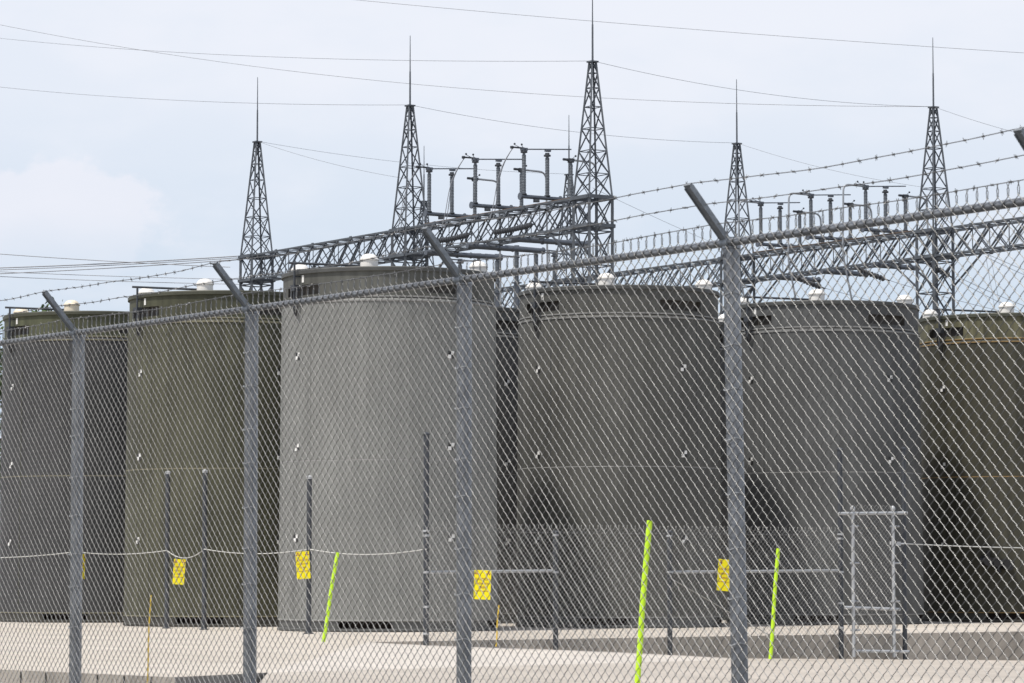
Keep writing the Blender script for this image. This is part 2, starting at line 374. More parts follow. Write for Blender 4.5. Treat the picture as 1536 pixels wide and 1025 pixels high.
def make_cask(loc, label, paintm, lidm, trim, flange, base, cap=WHITE, conduit=True, group='storage casks on the concrete pad', rot=0., seam=None):
    root = empty('storage_cask', loc, R(rot)); tag(root, label, 'storage cask', group)
    b = cask_meshes().build('cask_body', [paintm, trim, base], root, angle=25)
    for sa in (-43., 47, 137, 227):
      for part in (0, 1):
        mb = MB()
        if part == 0: mb.bar(pol(sa, RB - .002, .19), pol(sa, RB + (RT - RB) * .515 - .002, 2.57), .016, .012, up=pol(sa, 1, 0))
        else: mb.bar(pol(sa, RB + (RT - RB) * .52 - .002, 2.6), pol(sa, RT - .001, 4.96), .016, .012, up=pol(sa, 1, 0))
        mb.build('weld_seam', seam or flange, b)
    l = lid_mesh().build('lid', [lidm, trim, flange], root, angle=25)
    for k in range(4):
        vent(OUT[k], HO, 5.11, 5.27, RL, .07).build('outlet_vent', SCREEN, l, smooth=False)
        vent(INL[k], HI, .05, .155, RB).build('inlet_vent', RUSTV, b, smooth=False)
    for k in range(4):
        if 'cap' + cap.name not in ME:
            o = CAP.build('lid_cap', cap, l); ME['cap' + cap.name] = o.data
        else: o = link('lid_cap', ME['cap' + cap.name], l)
        o.location = pol(FRONT + 90 * k, 1.42, 5.505)
    for a in (OUT[0], OUT[1]):
        for z in (1.41, 2.79, 4.18):
            if 'tg' not in ME: o = target_mesh().build('survey_target', [TBLK, TWHT], root, smooth=False); ME['tg'] = o.data
            else: o = link('survey_target', ME['tg'], root)
            o.location = pol(a, RB + (RT - RB) * z / 5 + .008, z); o.rotation_euler = (R(.4), 0, R(a))
    if conduit:
        mb = MB(); a = OUT[0]; p = pol(a, RL + .1, 4.92)
        mb.tube(p, pol(a, RL + .1, 5.60), .018, 8)
        q = pol(a, RL + .1, 5.60); mb.tube(q + Vector((-.09, .02, .01)), q + Vector((1.15, .25, -.02)), .018, 8)
        mb.box(pol(a, RL + .09, 5.22), .12, .1, .09, R(a)); mb.tube(pol(a, RL, 5.4), pol(a, RL + .12, 5.4), .012, 6)
        mb.build('sensor_conduit', DARKG, root)
        mb = MB()
        pts = []
        for i in range(17):
            t = i / 16; pts.append(pol(a - 2.6 + 5.2 * t, RT + .07 - .02 * math.sin(math.pi * t), 5.16 - .36 * math.sin(math.pi * t) ** .8))
        mb.path(pts, .014, 6); mb.build('sensor_cable', CABLE, root)
        mb = MB(); mb.box(pol(a + 3, RL + .004, 5.36), .05, .006, .11, R(a + 3)); mb.build('tag_plate', TWHT, l, smooth=False)
    return root
GF = mat('flange_grey', (.06, .062, .06), .6, 0, .2, 4); OF = mat('flange_olive', (.05, .052, .035), .6, 0, .2, 4)
TG = mat('weld_pale_grey', (.24, .24, .235), .6, 0, .2, 6); TR = mat('weld_rust', (.24, .155, .06), .7, 0, .35, 6); TO = mat('weld_pale_olive', (.20, .185, .12), .6, 0, .25, 6)
BG = mat('base_grey', (.085, .087, .085), .7, 0, .3, 4); BO = mat('base_dark', (.05, .048, .04), .7, 0, .3, 4)
P3c = paint('paint_light_grey', (.205, .21, .20), .12, 1, blotch=.45)
P4c = paint('paint_mid_grey', (.09, .09, .082), .22, 2)
P5c = paint('paint_cool_grey', (.088, .091, .091), .18, 3)
P6c = paint('paint_dark_olive', (.05, .048, .034), .3, 4); P6l = paint('paint_dark_olive_lid', (.115, .11, .066), .5, 5)
P2c = paint('paint_olive', (.072, .072, .045), .3, 6); P2l = paint('paint_olive_lid', (.072, .074, .047), .25, 7)
P1c = paint('paint_grey_olive', (.048, .049, .051), .14, 8); P1l = paint('paint_olive_lid_pale', (.075, .08, .048), .28, 9)
CK = {
 1: ((-7.58, 56.9, 0), 'grey-sided storage cask with an olive lid, cut by the left edge of the photo', P1c, P1l, TO, OF, BO, CREAM),
 2: ((-4.81, 52.8, 0), 'olive green storage cask left of the tall light grey one', P2c, P2l, TO, OF, BO, WHITE),
 3: ((-1.92, 48.7, 0), 'pale grey storage cask, tallest and brightest of the row, at its corner', P3c, paint('paint_light_grey_lid', (.098, .10, .09), .22, 10), TG, GF, BG, WHITE),
 4: ((1.77, 51.8, 0), 'dark grey storage cask right of the pale grey one, behind the lime pole', P4c, P4c, TG, GF, BG, WHITE),
 5: ((5.45, 54.7, 0), 'grey storage cask directly behind the narrow pipe gate', P5c, P5c, TG, GF, BG, WHITE),
 6: ((9.10, 57.3, 0), 'very dark olive storage cask with rusty weld lines, cut by the right edge', P6c, P6l, TR, OF, BO, WHITE)}
casks = {}
for k, (loc, lab, a, b, c, d, e, f) in CK.items(): casks[k] = make_cask(loc, lab, a, b, c, d, e, f, seam=P3c if k == 3 else None)
u34 = Vector((3.68, 2.87, 0)); v32 = Vector((-2.85, 4.1, 0))
rear = [(Vector(CK[4][0]) + v32, 'rear storage cask showing as a dark strip between the pale and dark grey casks'),
        (Vector(CK[5][0]) + v32, 'rear storage cask peeking out behind the fence post between two grey casks'),
        (Vector(CK[6][0]) + v32, 'rear storage cask hidden mostly behind the very dark olive one')]
PR = paint('paint_rear_grey', (.10, .10, .096), .1, 12)
for p, lab in rear[:2]: make_cask(p, lab, PR, PR, TG, GF, BG, WHITE, conduit=False)
# lamp-like black valve fitting bolted to the dark cask
fit = MB(); bpos = pol(-19, RB + .06, 1.08)
for dx, dz, ln, r in ((-.16, .02, .2, .085), (.0, -.01, .2, .075), (.2, -.05, .24, .1)):
    p = bpos + Vector((dx, -.02, dz)); fit.tube(p + Vector((0, .1, 0)), p + Vector((.04, -ln, -.02)), r, 14)
fit.tube(bpos + Vector((-.25, -.08, .02)), bpos + Vector((.3, -.1, -.05)), .05, 10); fit.tube(bpos + Vector((.08, -.06, 0)), bpos + Vector((.08, -.08, -.2)), .05, 10); fit.tube(bpos + Vector((-.12, -.06, 0)), bpos + Vector((-.1, -.08, .18)), .04, 10)
fit.build('valve_fitting', CABLE, casks[6])

# ------------------------------------------------------------------ chain link
def chain_arrays(length, z0, z1, pitch, hz, r, sides, prong=.045, seed=3):
    """woven zig-zag wires: backslash strands lie in front, slash strands behind; each straight strand is a short tube"""
    h = pitch / 2; nw = int(round(length / h)); h = length / nw; M = int((z1 - z0) / hz) // 2 * 2; zb = z1 - M * hz
    rng = np.random.default_rng(seed); A0 = []; B0 = []
    sagx = lambda x, z: .006 * math.sin(x * 2.1 + z * 1.3) + .004 * math.sin(x * 5.3 - z * 2.2)
    for i in range(nw):
        jx = rng.normal(0, .0006, M + 1); jz = rng.normal(0, .0007, M + 1)
        def node(m):
            right = (m + i) % 2 == 0; x = (i + 1) * h + .0036 if right else i * h - .0036; z = zb + m * hz
            return np.array([x + jx[m], 0, z + jz[m] + .25 * sagx(x, z)]), right
        for m in range(M):
            p, right = node(m); q, _ = node(m + 1); n = -r * .95 if right else r * .95
            d = (q - p) / np.linalg.norm(q - p) * r * .9
            A0.append(p - d + (0, n, 0)); B0.append(q + d + (0, n, 0))
        p, _ = node(M); sgn = -1 if i % 2 == 0 else 1
        if prong > 0:
            m1 = p + (-sgn * .003, 0, prong * .5); A0.append(p); B0.append(m1); A0.append(m1); B0.append(p + (sgn * .012, rng.uniform(-.006, .006), prong))
    P = np.array(A0); Q = np.array(B0); T = Q - P; T /= np.linalg.norm(T, axis=1)[:, None]
    A = np.cross(T, np.array([0, 1., 0])); A /= np.linalg.norm(A, axis=1)[:, None]; B = np.cross(A, T)
    ang = np.arange(sides) * 2 * np.pi / sides
    off = r * (np.cos(ang)[None, :, None] * A[:, None, :] + np.sin(ang)[None, :, None] * B[:, None, :])
    V = np.concatenate([P[:, None, :] + off, Q[:, None, :] + off], 1).reshape(-1, 3)
    k = np.arange(len(P))[:, None] * 2 * sides; s_ = np.arange(sides)[None, :]; s2 = (s_ + 1) % sides
    F_ = np.stack([k + s_, k + s2, k + sides + s2, k + sides + s_], -1).reshape(-1, 4)
    return V, F_
def mesh_np(name, V, Fq, m):
    me = bpy.data.meshes.new(name); me.vertices.add(len(V)); me.vertices.foreach_set('co', V.astype(np.float32).ravel())
    me.loops.add(Fq.size); me.loops.foreach_set('vertex_index', Fq.astype(np.int32).ravel())
    me.polygons.add(len(Fq)); me.polygons.foreach_set('loop_start', np.arange(0, Fq.size, 4, dtype=np.int32))
    me.update(calc_edges=True); me.validate(); me.shade_smooth(); me.materials.append(m); return me

# near fence
def fpost(k): return Vector((-3.19 + 1.452 * k, 23.0 - 2.133 * k, 0))
e_dir = (fpost(1) - fpost(0)).normalized(); bay = (fpost(1) - fpost(0)).length
n_dir = Vector((e_dir.y, -e_dir.x, 0))
if n_dir.y > 0: n_dir = -n_dir
f_ang = math.atan2(e_dir.y, e_dir.x)
FTOP = 2.70
fence = empty('chain_link_fence', fpost(1) + Vector((0, 0, GZ)), f_ang)
tag(fence, 'tall galvanised chain link fence with slanted barbed wire arms, closest to the camera', 'fence')
def lf(k, n=0., z=0.):          # fence-local point: along, towards camera, up
    return Vector(((k - 1) * bay, -n, z - GZ))
V, Q = chain_arrays(bay, GZ + .05, FTOP + .012, .0717, .0347, .0021, 6, .062)
me_bay = mesh_np('chain_mesh', V, Q, WIRE)
for k in range(-1, 5):
    link('chain_mesh', me_bay, fence, lf(k, .054, 0))
rail = MB(); rail.tube(lf(-1.05, .028, FTOP - .022), lf(5.05, .028, FTOP - .022), .0215, 14); rail.build('top_rail', GALV, fence)
tb = MB()
pts = [Vector((.052 * math.cos(t), -.056 * math.sin(t), .006 * math.sin(3 * t))) for t in [math.pi * (-.12 + 1.24 * i / 14) for i in range(15)]]
tb.path(pts, .0026, 5)
tie_me = None; post_me = arm_me = None
for k in (-1, 0, 1, 2, 3, 3.97, 5):
    lean = .030 if k == 3 else 0.
    if post_me is None:
        mb = MB(); mb.lathe([(.045, 0), (.045, FTOP - GZ - .055), (.052, FTOP - GZ - .053), (.052, FTOP - GZ - .025), (.04, FTOP - GZ - .01), (.02, FTOP - GZ)], 24)
        p = mb.build('fence_post', GALV, fence); post_me = p.data
        mb = MB(); zt = FTOP - GZ
        mb.bar((0, -.02, zt - .03), (0, -.285, zt + .275), .052, .02, up=(0, 1, 1)); mb.bar((.024, -.012, zt - .035), (.024, -.277, zt + .262), .006, .03, up=(0, 1, 1)); mb.bar((-.024, -.012, zt - .035), (-.024, -.277, zt + .262), .006, .03, up=(0, 1, 1))
        mb.tube((-.03, -.028, zt - .022), (.03, -.028, zt - .022), .031, 14)
        a = mb.build('barb_arm', ARMM, p, angle=30); arm_me = a.data
    else:
        p = link('fence_post', post_me, fence); a = link('barb_arm', arm_me, p)
    p.location = lf(k, 0, GZ); 
    if lean: p.rotation_euler = (0, -lean * .8, 0); p.location = lf(k, 0, GZ) + Vector((lean * 3.2 * .8, 0, 0))
    for z in (.55, .82, 1.08, 1.36, 1.62, 1.9, 2.14, 2.4):
        zz = z + random.uniform(-.03, .03) - GZ
        if tie_me is None: t = tb.build('tie_wire', RAILM, p); tie_me = t.data
        else: t = link('tie_wire', tie_me, p)
        t.location = (0, 0, zz)
for fi, (fr, wob) in enumerate(((.95, .010), (.62, .006), (.3, .006))):
    mb = MB(); rr = random.Random(fi); pts = []; x = -1.05
    nn = -.02; 
    base_n = .02 + fr * .265; base_z = FTOP - .03 + fr * .305 + .015
    cs = [rr.uniform(-1, 1) for _ in range(40)]
    def wz(k):
        i = int(math.floor(k * 5)) + 8; t = k * 5 - math.floor(k * 5); t = t * t * (3 - 2 * t)
        return wob * (cs[i] * (1 - t) + cs[i + 1] * t) - .02 * math.sin(math.pi * (k % 1))
    ks = [-1 + 6 * i / 360 for i in range(361)]
    P = [lf(k, base_n, base_z + wz(k)) for k in ks]
    mb.path(P, .0026, 5)
    d = 0.; step = .127 / bay; k = -.95
    while k < 4.95:
        c = lf(k, base_n, base_z + wz(k))
        for s in range(2):
            v = Vector((rr.uniform(-.5, .5), rr.uniform(-1, 1), rr.uniform(-1, 1))).normalized() * .016
            mb.tube(c - v, c + v, .0016, 4)
        mb.tube(c - Vector((.007, 0, 0)), c + Vector((.007, 0, 0)), .0052, 6)
        k += step
    mb.build('barbed_wire', BARBW, fence)

# inner fence along the pad edge
inner = empty('chain_link_fence', edge(.936) + Vector((0, -.15, -.05)))
tag(inner, 'low chain link fence with a mid rail along the edge of the raised pad', 'fence')
IO = Vector(inner.location)
def il(t, off=.15): e = edge(t); return Vector((e.x + .58 * off * 0, e.y - off, 0))
ia = math.atan2(.72, 1)
t0, t1 = edge_t(640), edge_t(1258)
ilen = (edge(t1) - edge(t0)).length
V, Q = chain_arrays(ilen, -.34, 1.50, .0717, .0347, .0018, 5, .04)
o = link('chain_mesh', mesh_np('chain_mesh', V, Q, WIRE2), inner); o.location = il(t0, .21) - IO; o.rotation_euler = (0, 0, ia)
TALL = {640: 650, 833: 797, 1003: 797, 1258: 673}
for px, top in TALL.items():
    t = edge_t(px); p = il(t); zt = EYE + (853 - top) * p.y / F
    zb = -.033 - .052 * (t - .936) - .06; r = .038 if top < 700 else .036
    mb = MB(); mb.lathe([(r, zb), (r, zt - .03), (r + .012, zt - .028), (r + .012, zt - .012), (r * .7, zt + .004), (.004, zt + .01)], 18)
    po = mb.build('fence_post', DARKG, inner); po.location = p - IO
    for z in (1.44, 1.38, .9, .45, .1) if top < 700 else (1.4, .9):
        b = MB(); b.lathe([(r + .006, -.014), (r + .009, 0), (r + .006, .014)], 16); bo = b.build('clamp', RAILM, po); bo.location = (0, 0, z)
for a, b in ((640, 833), (1003, 1258)):
    mb = MB(); p = il(edge_t(a)) - IO; q = il(edge_t(b)) - IO; mb.tube(p + Vector((0, 0, .90)), q + Vector((0, 0, .92)), .022, 10); mb.build('mid_rail', RAILM, inner)
mb = MB(); p = il(edge_t(1003), .24) - IO; q = il(edge_t(1210), .24) - IO; mb.tube(p + Vector((0, 0, .82)), q + Vector((0, 0, -.33)), .007, 6); mb.build('truss_rod', WIRE2, inner)
mb = MB(); p = il(edge_t(700), .24) - IO; q = il(edge_t(640), .24) - IO; mb.path([il(t0 + (t1 - t0) * i / 20, .2) - IO + Vector((0, 0, 1.43)) for i in range(21)], .004, 5); mb.build('tension_wire', WIRE, inner)

# gate
gt = edge_t(1276); gate = empty('pipe_gate', il(gt) + Vector((0, 0, -.36)), 0)
tag(gate, 'narrow galvanised pipe gate with two ball finials at the end of the low fence', 'gate')
GO = Vector(gate.location)
def gp(px, py): t = edge_t(px); p = il(t, .2); return Vector((p.x, p.y, EYE + (853 - py) * p.y / F)) - GO
for px in (1276, 1336):
    mb = MB(); mb.tube(gp(px, 985), gp(px, 772), .026, 14); mb.build('gate_upright', RAILM, gate)
    mb = MB(); c = gp(px, 770); mb.lathe([(.018, -.01), (.018, .02), (.032, .035), (.04, .055), (.036, .08), (.02, .1), (.002, .108)], 14, c); mb.build('ball_finial', RAILM, gate)
for a, b, y0, y1 in ((1256, 1357, 771, 770), (1262, 1345, 911, 914), (1280, 1358, 976, 977)):
    mb = MB(); mb.tube(gp(a, y0), gp(b, y1), .024, 12); mb.build('gate_rail', RAILM, gate)
for px in (1272, 1332):
    for y in (790, 845, 902, 945):
        mb = MB(); mb.tube(gp(px, y), gp(px + 13, y), .014, 8); mb.build('clamp', RAILM, gate)
mb = MB(); p = gp(1342, 816); mb.box(p, .1, .05, .06, ia); mb.tube(p, p + Vector((.14, .05, 0)), .012, 8); mb.build('latch', RAILM, gate)
glen = (gp(1336, 900) - gp(1276, 900)).length
V, Q = chain_arrays(glen, .04, 2.2, .0717, .0347, .0018, 5, .0)
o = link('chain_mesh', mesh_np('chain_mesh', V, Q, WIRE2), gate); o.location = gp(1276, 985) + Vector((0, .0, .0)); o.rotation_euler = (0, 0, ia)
t = edge_t(1353); p = il(t); zt = EYE + (853 - 672) * p.y / F
mb = MB(); mb.lathe([(.034, -.4), (.034, zt - .03), (.048, zt - .028), (.048, zt - .012), (.02, zt + .004), (.004, zt + .01)], 18)
o = mb.build('steel_post', DARKG); o.location = p; tag(o, 'tall dark steel post right of the pipe gate', 'post')

# barrier posts with a slack rope
def barrier(px, base, top, lab):
    p = atz(px, base, 0); zt = EYE + (853 - top) * p.y / F; r = .038
    root = empty('barrier_post', p); tag(root, lab, 'post', 'steel barrier posts carrying the rope')
    mb = MB(); mb.lathe([(r, .012), (r, zt)], 16); mb.build('pipe', DARKG, root)
    mb = MB(); mb.lathe([(r + .006, zt - .03), (r + .008, zt + .004), (r * .6, zt + .02), (.003, zt + .026)], 16); mb.build('post_cap', RAILM, root)
    mb = MB(); mb.lathe([(.075, 0), (.075, .014), (r + .01, .02), (r + .006, .06)], 16); mb.build('base_flange', DARKG, root)
    return p
pA = barrier(113, 941, 708, 'steel barrier post hidden behind the leftmost near fence post')
pB = barrier(250, 943, 709, 'steel barrier post in front of the olive cask, left of the yellow sign')
pC = barrier(306, 945, 707, 'steel barrier post in front of the olive cask, right of the yellow sign')
pD = barrier(463, 951, 716, 'steel barrier post in front of the pale grey cask')
pE = il(edge_t(640)); pL = atz(-160, 938, 0); pG = il(edge_t(1353)); pH = at(1640, 800, 50)
def rope(name, pts, lab, r=.007):
    mb = MB(); mb.path(pts, r, 6); o = mb.build(name, ROPE); tag(o, lab, 'rope', 'slack ropes of the barrier'); return o
def sag(a, b, s, n=20): return [a.lerp(b, i / n) - Vector((0, 0, s * 4 * (i / n) * (1 - i / n))) for i in range(n + 1)]
def hz_(p, y): return Vector((p.x, p.y - .045, EYE + (853 - y) * p.y / F))
hA, hB, hC, hD, hE, hL = hz_(pA, 828), hz_(pB, 826), hz_(pC, 824), hz_(pD, 824), hz_(pE, 824), hz_(pL, 828)
rope('barrier_rope', sag(hL, hA, .10), 'slack rope in front of the leftmost cask')
rope('barrier_rope', sag(hA, hB, .05), 'slack rope running left from the olive cask')
rope('barrier_rope', sag(hB, hC, .13), 'short rope dipping under the weight of a yellow sign')
rope('barrier_rope', sag(hC, hD, .07), 'slack rope between the olive cask and the pale grey cask')
rope('barrier_rope', sag(hD, hE, .075), 'slack rope in front of the pale grey cask')
rope('barrier_rope', sag(hz_(pG, 816), Vector((pH.x, pH.y, EYE + (853 - 823) * pH.y / F)), .02), 'taut pale rope in front of the darkest cask', .009)

# ------------------------------------------------------------------ warning signs
def text_mesh(body, size):
    cu = bpy.data.curves.new('txt', 'FONT'); cu.body = body; cu.size = size; cu.align_x = 'CENTER'; cu.align_y = 'CENTER'; cu.extrude = .0008
    o = bpy.data.objects.new('txt', cu); COL.objects.link(o); dg = bpy.context.evaluated_depsgraph_get(); dg.update()
    me = bpy.data.meshes.new_from_object(o.evaluated_get(dg)); bpy.data.objects.remove(o); bpy.data.curves.remove(cu)
    me.materials.clear(); me.materials.append(MAG); return me
TXT = [(text_mesh('CAUTION', .048), .075), (text_mesh('RADIATION', .038), .018), (text_mesh('AREA', .045), -.035)]
def trefoil():
    mb = MB()
    def wedge(a0, a1, r0, r1):
        K = 8; vs = []
        for i in range(K + 1):
            t = R(a0 + (a1 - a0) * i / K); vs += [(r0 * math.cos(t), -.0025, r0 * math.sin(t)), (r1 * math.cos(t), -.0025, r1 * math.sin(t))]
        mb.add(vs, [(2 * i, 2 * i + 1, 2 * i + 3, 2 * i + 2) for i in range(K)])
    for c in (90, 210, 330): wedge(c - 30, c + 30, .009, .028)
    vs = [(.006 * math.cos(R(30 * i)), -.0025, .006 * math.sin(R(30 * i))) for i in range(12)]; mb.add(vs, [tuple(range(12))])
    return mb
def make_sign(px, py, d, w, h, yaw, roll, lab):
    root = empty('warning_sign', at(px, py, d)); root.rotation_euler = (0, R(roll), R(yaw)); tag(root, lab, 'sign', 'yellow warning signs')
    mb = MB(); mb.box((0, 0, 0), w, .004, h); mb.build('sign_panel', YEL, root, smooth=False)
    for s in (-1, 1):
        o = trefoil().build('trefoil', MAG, root, smooth=False); o.location = (s * w * .33, -.0008, h * .40)
    for me, z in TXT:
        o = link('lettering', me, root, (0, -.0035, z * h / .4)); o.rotation_euler = (R(90), 0, 0); o.scale = (w / .25,) * 3
    mb = MB(); mb.box((0, -.003, -.085 * h / .4), w * .8, .002, .006); mb.build('rule_line', MAG, root, smooth=False)
    return root
make_sign(268.5, 858, pB.y - .15, .185, .40, 6, 3.5, 'yellow warning sign hanging on the rope between two posts before the olive cask')
make_sign(454.5, 848, pD.y - .12, .2, .40, 10, -4, 'yellow warning sign tilted beside the post before the pale grey cask')
make_sign(723.5, 877.5, il(edge_t(723)).y - .12, .225, .385, 4, 2.5, 'yellow warning sign hung on the mid rail of the low fence')
make_sign(1086.5, 863, il(edge_t(1089)).y - .12, .215, .44, 24, 5, 'yellow warning sign half hidden behind a near fence post, on the low fence')
make_sign(123.5, 850, pA.y - .14, .2, .40, 74, 2, 'yellow warning sign seen edge on at the leftmost near fence post')

# ------------------------------------------------------------------ marker poles and stakes
def pole(p, q, r, m, name, lab, cat, grp, cap=True):
    mb = MB(); p = Vector(p); q = Vector(q); d = (q - p)
    pts = [p + d * (i / 6) + Vector((.004 * math.sin(i * 1.3), 0, 0)) for i in range(7)]
    mb.path(pts, r, 12); o = mb.build(name, m); tag(o, lab, cat, grp); return o
def lean_pole(bx, by, tx, ty, d, r, m, name, lab, cat, grp): return pole(at(bx, by, d), at(tx, ty, d + .05), r, m, name, lab, cat, grp)
G_ = 'lime marker poles'
lean_pole(485, 963, 506, 829, 40.4, .024, LIME, 'marker_pole', 'short leaning lime pole in front of the pale grey cask', 'pole', G_)
lean_pole(953, 1056, 974, 781, 31.2, .029, LIME, 'marker_pole', 'longest lime pole, closest to camera, in front of the dark grey cask', 'pole', G_)
lean_pole(1155.5, 989, 1167, 823, 43.6, .027, LIME, 'marker_pole', 'lime pole between the thick near fence post and the pipe gate', 'pole', G_)
lean_pole(220, 1040, 226, 893, 27.5, .0065, STAKE, 'marker_stake', 'thin amber stake in front of the olive cask', 'stake', 'thin amber stakes')
lean_pole(744, 970, 748, 908, 40.6, .009, STAKE, 'marker_stake', 'thin amber stake beside the pale grey cask, by the hung sign', 'stake', 'thin amber stakes')

# ------------------------------------------------------------------ switchyard
D = 105.
u = Vector((-.545, .839, 0)); v = Vector((.839, .545, 0)); SZ = Vector((0, 0, 1))
def tpos(lat, ratio): return Vector((lat * D / F, ratio * D, 0))
TW = {'T3': (122, 1.0), 'T2': (-169, 1.096), 'T1': (-458, 1.19), 'T5': (701, 1.10), 'T4': (406, 1.195), 'T6': (111, 1.29), 'T7': (-184, 1.385), 'T8': (996, 1.005)}
TLAB = {'T3': 'lattice mast nearest the camera, its spike running out of the top of the photo', 'T2': 'lattice mast behind the pale grey cask', 'T1': 'leftmost lattice mast, behind the olive cask',
        'T5': 'rightmost lattice mast, behind the darkest cask', 'T4': 'lattice mast right of the thick near fence post', 'T6': 'far small lattice mast close left of the nearest mast', 'T7': 'far small lattice mast just right of the one behind the pale cask', 'T8': 'lattice mast beyond the right edge'}
ZB, ZT, ZP = 13.40, 18.02, 12.44; HS = .47
def make_tower(key):
    p = tpos(*TW[key]); root = empty('lattice_mast', (p.x, p.y, GZ)); tag(root, TLAB[key], 'mast', 'lattice masts of the switchyard')
    O = Vector((0, 0, -GZ))
    cor = [(-1, -1), (1, -1), (1, 1), (-1, 1)]
    def C(i, s, z): a, b = cor[i % 4]; return u * (a * s) + v * (b * s) + Vector((0, 0, z)) + O
    hs = lambda z: HS if z <= ZB else HS + (.085 - HS) * (z - ZB) / (ZT - ZB)
    for i in range(4):
        mb = MB(); mb.bar(C(i, HS, GZ), C(i, HS, ZB), .10); mb.bar(C(i, HS, ZB), C(i, .085, ZT), .062); mb.build('mast_leg', LATT, root, smooth=False)
    mb = MB(); zs = [ZB + (ZT - ZB) * k for k in (0, .175, .345, .51, .67, .81, .92, 1)]
    for k in range(7):
        for i in range(4):
            mb.bar(C(i, hs(zs[k]), zs[k]), C(i + 1, hs(zs[k]), zs[k]), .026); a, b = (i, i + 1) if k % 2 else (i + 1, i)
            mb.bar(C(a, hs(zs[k]), zs[k]), C(b, hs(zs[k + 1]), zs[k + 1]), .034)
            if k < 2: mb.bar(C(b, hs(zs[k]), zs[k]), C(a, hs(zs[k + 1]), zs[k + 1]), .024)
    mb.build('spire_bracing', LATT2, root, smooth=False)
    mb = MB(); z = ZB
    while z > GZ + 1:
        zn = z - 1.15
        for i in range(4):
            mb.bar(C(i, HS, zn), C(i + 1, HS, zn), .04); mb.bar(C(i, HS, z), C(i + 1, HS, zn), .036); mb.bar(C(i + 1, HS, z), C(i, HS, zn), .032)
        z = zn
    mb.build('shaft_bracing', LATT2, root, smooth=False)
    for z in (ZB, ZP):
        mb = MB()
        for i in range(4): mb.bar(C(i, HS + .05, z), C(i + 1, HS + .05, z), .10, .12)
        mb.build('ring_beam', LATT, root, smooth=False)
    mb = MB(); mb.box(O + Vector((0, 0, ZT + .02)), .30, .30, .05, math.atan2(u.y, u.x)); mb.box(O + Vector((0, 0, ZT - .12)), .2, .2, .04, math.atan2(u.y, u.x)); mb.build('top_plate', LATT, root, smooth=False)
    mb = MB(); mb.tube(O + Vector((0, 0, ZT)), O + Vector((0, 0, ZT + 1.3)), .035, 8, .03); mb.tube(O + Vector((0, 0, ZT + 1.3)), O + Vector((0, 0, ZT + 2.64)), .022, 8, .012); mb.build('lightning_rod', LATT, root)
    mb = MB()
    for k in range(40):
        z = 2 + k * .38; s = hs(z); c = C(0, s, z); mb.bar(c, c - v * .13, .018)
    mb.build('step_bolts', LATT2, root, smooth=False)
    return root
for k in TW: make_tower(k)
mb = MB()
def make_beam(a, b, lab, arms=(), knees=True):
    A = tpos(*TW[a]); B = tpos(*TW[b]); dv = (A - B).normalized(); A = A - dv * (HS + .1); B = B + dv * (HS + .1)
    ln = (A - B).length; root = empty('lattice_beam', (B.x, B.y, ZP)); tag(root, lab, 'truss beam', 'lattice beams spanning the masts')
    w = Vector((dv.y, -dv.x, 0)); 
    if w.x < 0: w = -w
    n = int(round(ln / 1.0)); st = ln / n; H = ZB - ZP
    def Q(k, s, z): return dv * (k * st) + w * (s * HS) + Vector((0, 0, z * H))
    for s in (-1, 1):
        for z in (0, 1):
            mb = MB(); mb.bar(Q(0, s, z), Q(n, s, z), .068); mb.build('chord', LATT, root, smooth=False)
    mb = MB()
    for k in range(n):
        for s in (-1, 1):
            mb.bar(Q(k, s, 0), Q(k + 1, s, 1), .044); mb.bar(Q(k + .5, s, .5), Q(k + 1, s, 0), .03)
            if k % 2: mb.bar(Q(k, s, 0), Q(k, s, 1), .032)
            else: mb.bar(Q(k, s, 1), Q(k + 1, s, 0), .036)
        for z in (0, 1):
            mb.bar(Q(k, -1, z), Q(k + 1, 1, z), .03); mb.bar(Q(k, -1, z), Q(k, 1, z), .034)
        mb.bar(Q(k, -1, 0), Q(k, 1, 1), .026)
    mb.build('lacing', LATT2, root, smooth=False)
    mb = MB()
    for k in (0, n // 4, n // 2, 3 * n // 4, n):
        for s in (-1, 1):
            for z in (0, 1): mb.box(Q(k, s * 1.07, z), .16, .025, .13, math.atan2(dv.y, dv.x))
    mb.build('gusset', LATT, root, smooth=False)
    for off in ((.1, .3) if arms and a in ('T3', 'T5') else ()):
        mb = MB(); z = H + .16; p = dv * .3 + w * off + SZ * z; mb.tube(p, dv * (ln * .93) + w * off + SZ * z, .024, 8); mb.build('drive_pipe', DRIVE, root)
    for fr in arms:
        mb = MB(); c = dv * (fr * ln); p = c - w * .7 + Vector((0, 0, -.1)); q = c + w * (2.5 if a == 'T3' else 1.5) + Vector((0, 0, -.1))
        mb.tube(p, q, .095, 12); mb.tube(q, q + w * .04, .13, 12); mb.tube(c + w * .6 + Vector((0, 0, -.1)), c + w * .66 + Vector((0, 0, -.1)), .125, 12); mb.tube(c + w * 1.2 + Vector((0, 0, -.1)), c + w * 1.23 + Vector((0, 0, -.1)), .115, 12)
        mb.build('cross_arm', TUBE, root)
    if knees:
        for k, s in ((0, 1), (n, -1)):
            for q in (-1, 1):
                mb = MB(); mb.bar(Q(k + 1.5 * s, q, 0), Q(k, q, -1.15) - dv * (.1 * s), .055); mb.build('knee_brace', LATT2, root, smooth=False)
    return root
make_beam('T3', 'T2', 'lattice beam left of the nearest mast, carrying three switches', (.16, .42, .68))
make_beam('T2', 'T1', 'lattice beam between the two masts behind the olive and pale casks', (), False)
make_beam('T5', 'T4', 'lattice beam behind the thick near fence post and grey casks, carrying three switches', (.25, .52, .8))
make_beam('T8', 'T5', 'lattice beam running out of the right edge of the photo', (.5,))
make_beam('T4', 'T6', 'lattice beam receding above the dark grey cask', (), False)
